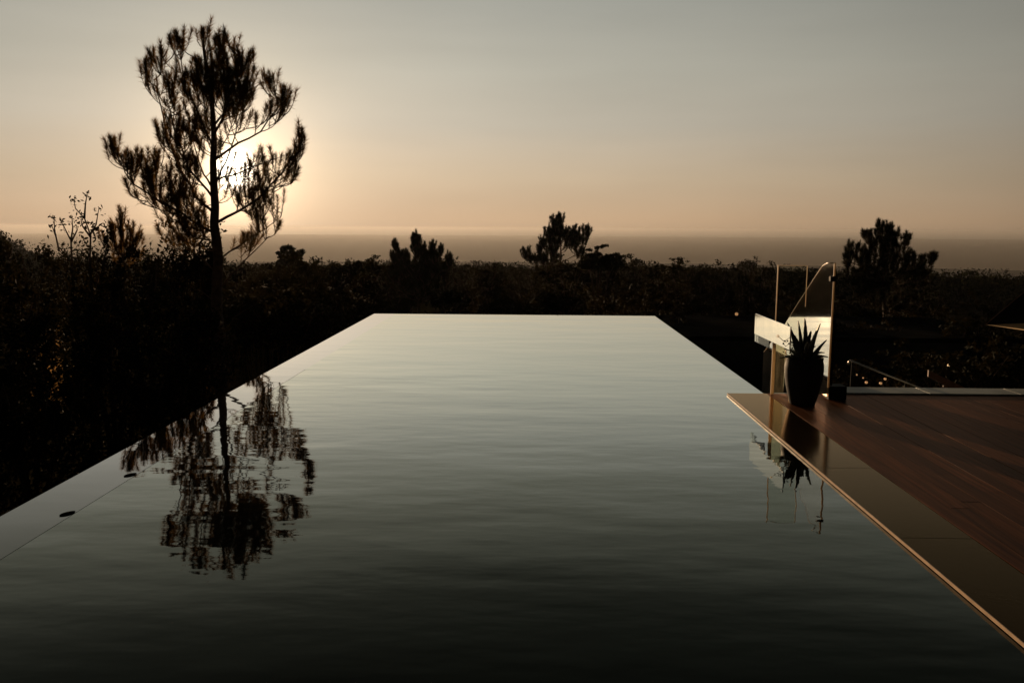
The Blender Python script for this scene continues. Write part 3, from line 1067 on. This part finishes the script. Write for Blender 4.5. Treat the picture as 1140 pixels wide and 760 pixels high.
sky_tree('small round-headed tree on the skyline right of the tall pine', 322, 60, 270, 40,
         [(-2, 8, 9, 6), (8, 12, 8, 5), (-8, 14, 8, 5), (2, 16, 12, 6), (0, 26, 16, 8)], 61, 3000, .16)
sky_tree('low spreading tree with flat lobed crown right of the lone young pine', 668, 30, 272, 60,
         [(-2, 3, 6, 3), (5, 2, 5, 2.5), (-8, 8, 6, 4), (-13, 13, 7, 5), (0, 14, 10, 4.5), (14, 13, 10, 4), (24, 15, 5, 3), (-4, 22, 20, 7), (12, 22, 16, 7)], 62, 6500, .06)
sky_tree('low bushy treetop beside the clump of pointed young pines', 405, 34, 289, 40,
         [(-6, 6, 8, 4), (6, 5, 7, 4), (0, 12, 14, 6), (-16, 10, 7, 5), (14, 12, 8, 5)], 63, 4200, .08)

# --- scrub of the valley: prototypes then copies
protos = []
for i, (nm, cat, bl, n, sz) in enumerate([
    ('scrub_tree', 'tree', [(0, 0, 2.2, 1.1, 1.1, .9), (.7, .2, 2.7, .6, .6, .5), (-.6, -.3, 2.8, .7, .6, .5), (.1, -.5, 3.1, .5, .5, .35), (-.2, .5, 1.4, 1.2, 1.1, .9), (.9, -.5, 1.5, .7, .7, .7)], 4200, .075),
    ('scrub_tree', 'tree', [(0, 0, 2.0, .9, .9, 1.2), (.4, 0, 3.0, .5, .5, .6), (-.5, .2, 2.6, .6, .6, .5), (0, .2, 3.6, .3, .3, .4), (.6, -.3, 1.2, .8, .8, .7), (-.6, 0, 1.0, .8, .8, .7)], 4000, .07),
    ('scrub_tree', 'tree', [(-.6, 0, 2.3, 1.0, .9, .6), (.7, 0, 2.1, 1.0, .9, .6), (0, 0, 2.8, .8, .7, .4), (0, 0, 1.2, 1.5, 1.3, .8), (-1.2, .2, 1.6, .7, .7, .6), (1.3, -.2, 1.5, .7, .7, .6)], 4400, .075),
]):
    o = leafy(nm, 'tmp', cat, (0, 0, 0), bl, n, sz, 70 + i)
    protos.append((o, [c for c in o.children]))


HS = (3.45, 4.0, 3.2)
used = [False] * 3
rs = random.Random(99)


def scrub(px, Y, py, kind, label, group):
    b, h = place(px, Y, py)
    src, ch = protos[kind]
    if used[kind]:
        o = src.copy()
        COL.objects.link(o)
        for c in ch:
            d_ = c.copy()
            COL.objects.link(d_)
            d_.parent = o
    else:
        o, used[kind] = src, True
    sc = max(.35, h / HS[kind])
    o.location = b
    o.rotation_euler = (0, 0, rs.uniform(0, 6.28))
    o.scale = (sc * rs.uniform(.9, 1.3), sc * rs.uniform(.9, 1.3), sc)
    tag(o, label, 'tree', group)


LW = 'dark rounded scrub tree in the dim wood beyond the pool'
x = 262
while x < 850:
    Y = rs.uniform(27, 75)
    scrub(x, Y, rs.choice([283, 286, 289, 291, 293, 296]) + rs.uniform(-2, 2) + (3 if x < 350 else 0) + (2 if x > 700 else 0), rs.randrange(3), LW, 'scrub trees beyond the pool')
    x += rs.uniform(8, 19)
for k in range(22):
    x = rs.uniform(250, 840)
    scrub(x, rs.uniform(20, 30), rs.uniform(306, 338), rs.randrange(3), LW, 'scrub trees beyond the pool')
LR = 'dark scrub tree on the shaded slope right of the glass panels'
for k in range(20):
    x = rs.uniform(880, 1150)
    scrub(x, rs.uniform(18, 40), rs.uniform(318, 372), rs.randrange(3), LR, 'scrub trees on the right-hand slope')
for k in range(9):
    x = rs.uniform(900, 1150)
    scrub(x, rs.uniform(12.5, 16), rs.uniform(372, 408), rs.randrange(3), LR, 'scrub trees on the right-hand slope')

# --- far-off wood: one mass
nr = np.random.default_rng(5)
allq = []
for _ in range(6500):
    d = 70 * (2000 / 70) ** (nr.random() ** .85)
    az = nr.uniform(-44, 44)
    x, y = d * math.sin(R(az)), d * math.cos(R(az))
    z = terrain(x, y)
    hill = az < -24
    h = nr.uniform(2.6, 4.6) * (1 + min(1.4, d / 1200))
    if not hill:
        top = EYE - d * nr.uniform(.0365, .048)
        if z + h > top:
            h = top - z
        if h < 1.2:
            continue
    w_ = h * nr.uniform(.45, .85)
    ls = max(.09, d * .0017)
    k = int(min(240, max(10, 1.5 * h * w_ * 2 / (ls * ls * 1.0))))
    u = nr.normal(size=(k, 3))
    u /= np.linalg.norm(u, axis=1, keepdims=True)
    pts = u * (nr.uniform(.55, 1.0, k))[:, None] * np.array([w_, w_, h * .5]) + np.array([x, y, z + h * .5])
    allq.append(leaf_quads(pts, ls, nr))
fo = np_mesh('far_woodland', np.vstack(allq), 4, FAR)
tag(fo, 'dark unbroken woodland running down to the sea', 'woodland', None, 'stuff')

# --- tall dry grass catching the last sun behind the left pool edge
nr = np.random.default_rng(8)
PP, DD, LL, WW = [], [], [], []
for _ in range(120):
    px = nr.uniform(25, 60) if nr.random() < .1 else nr.uniform(232, 350)
    Y = nr.uniform(17.5, 27)
    q = aty(px, 360, Y)
    zb = terrain(q.x, q.y)
    k = 26
    c = np.array([q.x, q.y, zb])
    P = c + np.column_stack([nr.normal(0, .12, k), nr.normal(0, .12, k), np.zeros(k)])
    D = np.column_stack([nr.normal(0, .12, k), nr.normal(0, .12, k), np.ones(k)])
    D /= np.linalg.norm(D, axis=1, keepdims=True)
    PP.append(P)
    DD.append(D)
    LL.append(nr.uniform(.7, 1.6, k))
    WW.append(nr.uniform(.012, .03, k))
go = np_mesh('dry_grass', needles(np.vstack(PP), np.vstack(DD), np.concatenate(LL), np.concatenate(WW), nr), 3, GRASS)
tag(go, 'tall dry grass catching low sun behind the left pool edge', 'grass', None, 'stuff')

# ------------------------------------------------------------------ light
sl = bpy.data.lights.new('sun', 'SUN')
sl.energy, sl.angle, sl.color = 5.0, R(.53), (1, .66, .38)
so = bpy.data.objects.new('sun', sl)
COL.objects.link(so)
so.rotation_euler = (-SUN).to_track_quat('-Z', 'Y').to_euler()

W = bpy.data.worlds.new('World')
S.world = W
W.use_nodes = True
nt = W.node_tree
nt.nodes.clear()
out = nt.nodes.new('ShaderNodeOutputWorld')
bg = nt.nodes.new('ShaderNodeBackground')


def math_n(op, a, b=None, c=None, clamp=False):
    n = nt.nodes.new('ShaderNodeMath')
    n.operation, n.use_clamp = op, clamp
    for i, v in enumerate((a, b, c)):
        if v is None:
            continue
        if isinstance(v, (int, float)):
            n.inputs[i].default_value = v
        else:
            nt.links.new(v, n.inputs[i])
    return n.outputs[0]


tc = nt.nodes.new('ShaderNodeTexCoord')
sep = nt.nodes.new('ShaderNodeSeparateXYZ')
nt.links.new(tc.outputs['Generated'], sep.inputs[0])
elev = math_n('MULTIPLY', math_n('ARCSINE', sep.outputs[2]), 180 / math.pi)          # degrees
er = nt.nodes.new('ShaderNodeMapRange')
er.inputs['From Min'].default_value, er.inputs['From Max'].default_value = -2, 48
nt.links.new(elev, er.inputs['Value'])
ramp = nt.nodes.new('ShaderNodeValToRGB')
stops = [(-2, (84, 72, 56)), (-.75, (86, 74, 58)), (-.42, (88, 76, 60)), (0, (184, 154, 123)), (.6, (192, 161, 128)), (3.2, (190, 170, 143)), (6.6, (180, 172, 156)), (10, (171, 168, 155)), (14, (155, 155, 146)),
         (19, (131, 132, 119)), (26, (74, 78, 69)), (36, (24, 26, 26)), (48, (11, 12, 14))]
cr = ramp.color_ramp
while len(cr.elements) < len(stops):
    cr.elements.new(.5)
for e_, (d, c) in zip(cr.elements, stops):
    e_.position = (d + 2) / 50
    e_.color = rgb(*c)
nt.links.new(er.outputs[0], ramp.inputs['Fac'])
# azimuth fall-off away from the sun
dot = nt.nodes.new('ShaderNodeVectorMath')
dot.operation = 'DOT_PRODUCT'
nt.links.new(tc.outputs['Generated'], dot.inputs[0])
dot.inputs[1].default_value = SUN
ang = math_n('MULTIPLY', math_n('ARCCOSINE', math_n('MINIMUM', dot.outputs['Value'], .999999)), 180 / math.pi)
az = math_n('MULTIPLY', math_n('ARCTAN2', sep.outputs[0], sep.outputs[1]), 180 / math.pi)
ad = math_n('ABSOLUTE', math_n('SUBTRACT', az, -12.0))
fr = nt.nodes.new('ShaderNodeValToRGB')
f_st = [(0, 1.22), (8, 1.2), (24, 1.0), (40, .69), (58, .2), (90, .08), (180, .035)]
while len(fr.color_ramp.elements) < len(f_st):
    fr.color_ramp.elements.new(.5)
for e_, (d, v) in zip(fr.color_ramp.elements, f_st):
    e_.position = d / 180
    e_.color = (v / 1.5, v / 1.5, v / 1.5, 1)
nt.links.new(math_n('DIVIDE', ad, 180.0), fr.inputs['Fac'])
fall = math_n('MULTIPLY', fr.outputs['Color'], 1.5)


def scale(col, fac):
    n = nt.nodes.new('ShaderNodeVectorMath')
    n.operation = 'SCALE'
    if isinstance(col, tuple):
        n.inputs[0].default_value = col
    else:
        nt.links.new(col, n.inputs[0])
    if isinstance(fac, (int, float)):
        n.inputs['Scale'].default_value = fac
    else:
        nt.links.new(fac, n.inputs['Scale'])
    return n.outputs[0]


def add(a, b):
    n = nt.nodes.new('ShaderNodeVectorMath')
    n.operation = 'ADD'
    nt.links.new(a, n.inputs[0])
    nt.links.new(b, n.inputs[1])
    return n.outputs[0]


def gauss(w_):          # exp(-ang/w)
    return math_n('EXPONENT', math_n('MULTIPLY', ang, -1.0 / w_))


sky = nt.nodes.new('ShaderNodeTexSky')
sky.sky_type = 'NISHITA'
sky.sun_disc = False
sky.sun_elevation = R(SUN_EL)
sky.sun_rotation = R(SUN_AZ)
sky.air_density, sky.dust_density, sky.ozone_density = 1.0, 4.0, 1.0
total = scale(ramp.outputs['Color'], fall)
total = add(scale(total, .97), scale(sky.outputs[0], .002))
total = add(total, scale((1.0, .84, .70), math_n('MULTIPLY', gauss(9.0), .18)))
total = add(total, scale((1.0, .72, .42), math_n('MULTIPLY', gauss(2.1), 2.2)))
# faint streaks of thin high haze
mpw = nt.nodes.new('ShaderNodeMapping')
mpw.inputs['Scale'].default_value = (1.6, 1.6, 11)
nt.links.new(tc.outputs['Generated'], mpw.inputs[0])
nw_ = nt.nodes.new('ShaderNodeTexNoise')
nw_.inputs['Scale'].default_value, nw_.inputs['Detail'].default_value = 1.7, 5
nt.links.new(mpw.outputs[0], nw_.inputs['Vector'])
mw = nt.nodes.new('ShaderNodeMapRange')
mw.inputs['From Min'].default_value, mw.inputs['From Max'].default_value = .3, .7
mw.inputs['To Min'].default_value, mw.inputs['To Max'].default_value = .955, 1.045
nt.links.new(nw_.outputs['Fac'], mw.inputs['Value'])
total = scale(total, mw.outputs[0])
dm = nt.nodes.new('ShaderNodeMapRange')
dm.interpolation_type = 'SMOOTHSTEP'
dm.inputs['From Min'].default_value, dm.inputs['From Max'].default_value = .5, 1.6
dm.inputs['To Min'].default_value, dm.inputs['To Max'].default_value = 6.0, 0.0
nt.links.new(ang, dm.inputs['Value'])
total = add(total, scale((1.0, .88, .7), dm.outputs[0]))
nt.links.new(total, bg.inputs['Color'])
bg.inputs['Strength'].default_value = 1.0
nt.links.new(bg.outputs[0], out.inputs['Surface'])

# ------------------------------------------------------------------ sea haze
hz = bpy.data.materials.new('haze_air')
hz.use_nodes = True
hn = hz.node_tree
hn.nodes.remove(hn.nodes['Principled BSDF'])
pv = hn.nodes.new('ShaderNodeVolumePrincipled')
pv.inputs['Color'].default_value = (.41, .415, .42, 1)
pv.inputs['Density'].default_value = HAZE
pv.inputs['Anisotropy'].default_value = .48
hn.links.new(pv.outputs[0], hn.nodes['Material Output'].inputs['Volume'])
ho = MB().box(-9800, 9800, -300, 9700, -240, 6.6).build('haze', hz)
tag(ho, 'thin warm haze lying over woodland and sea', 'haze', None, 'stuff')

# ------------------------------------------------------------------ render settings
S.view_settings.view_transform = 'Standard'
S.view_settings.look = 'None'
S.view_settings.exposure = 0
S.view_settings.gamma = 1
S.view_settings.use_curve_mapping = False
S.cycles.use_denoising = True
S.cycles.max_bounces = 8
S.cycles.transparent_max_bounces = 16
S.cycles.sample_clamp_indirect = 4
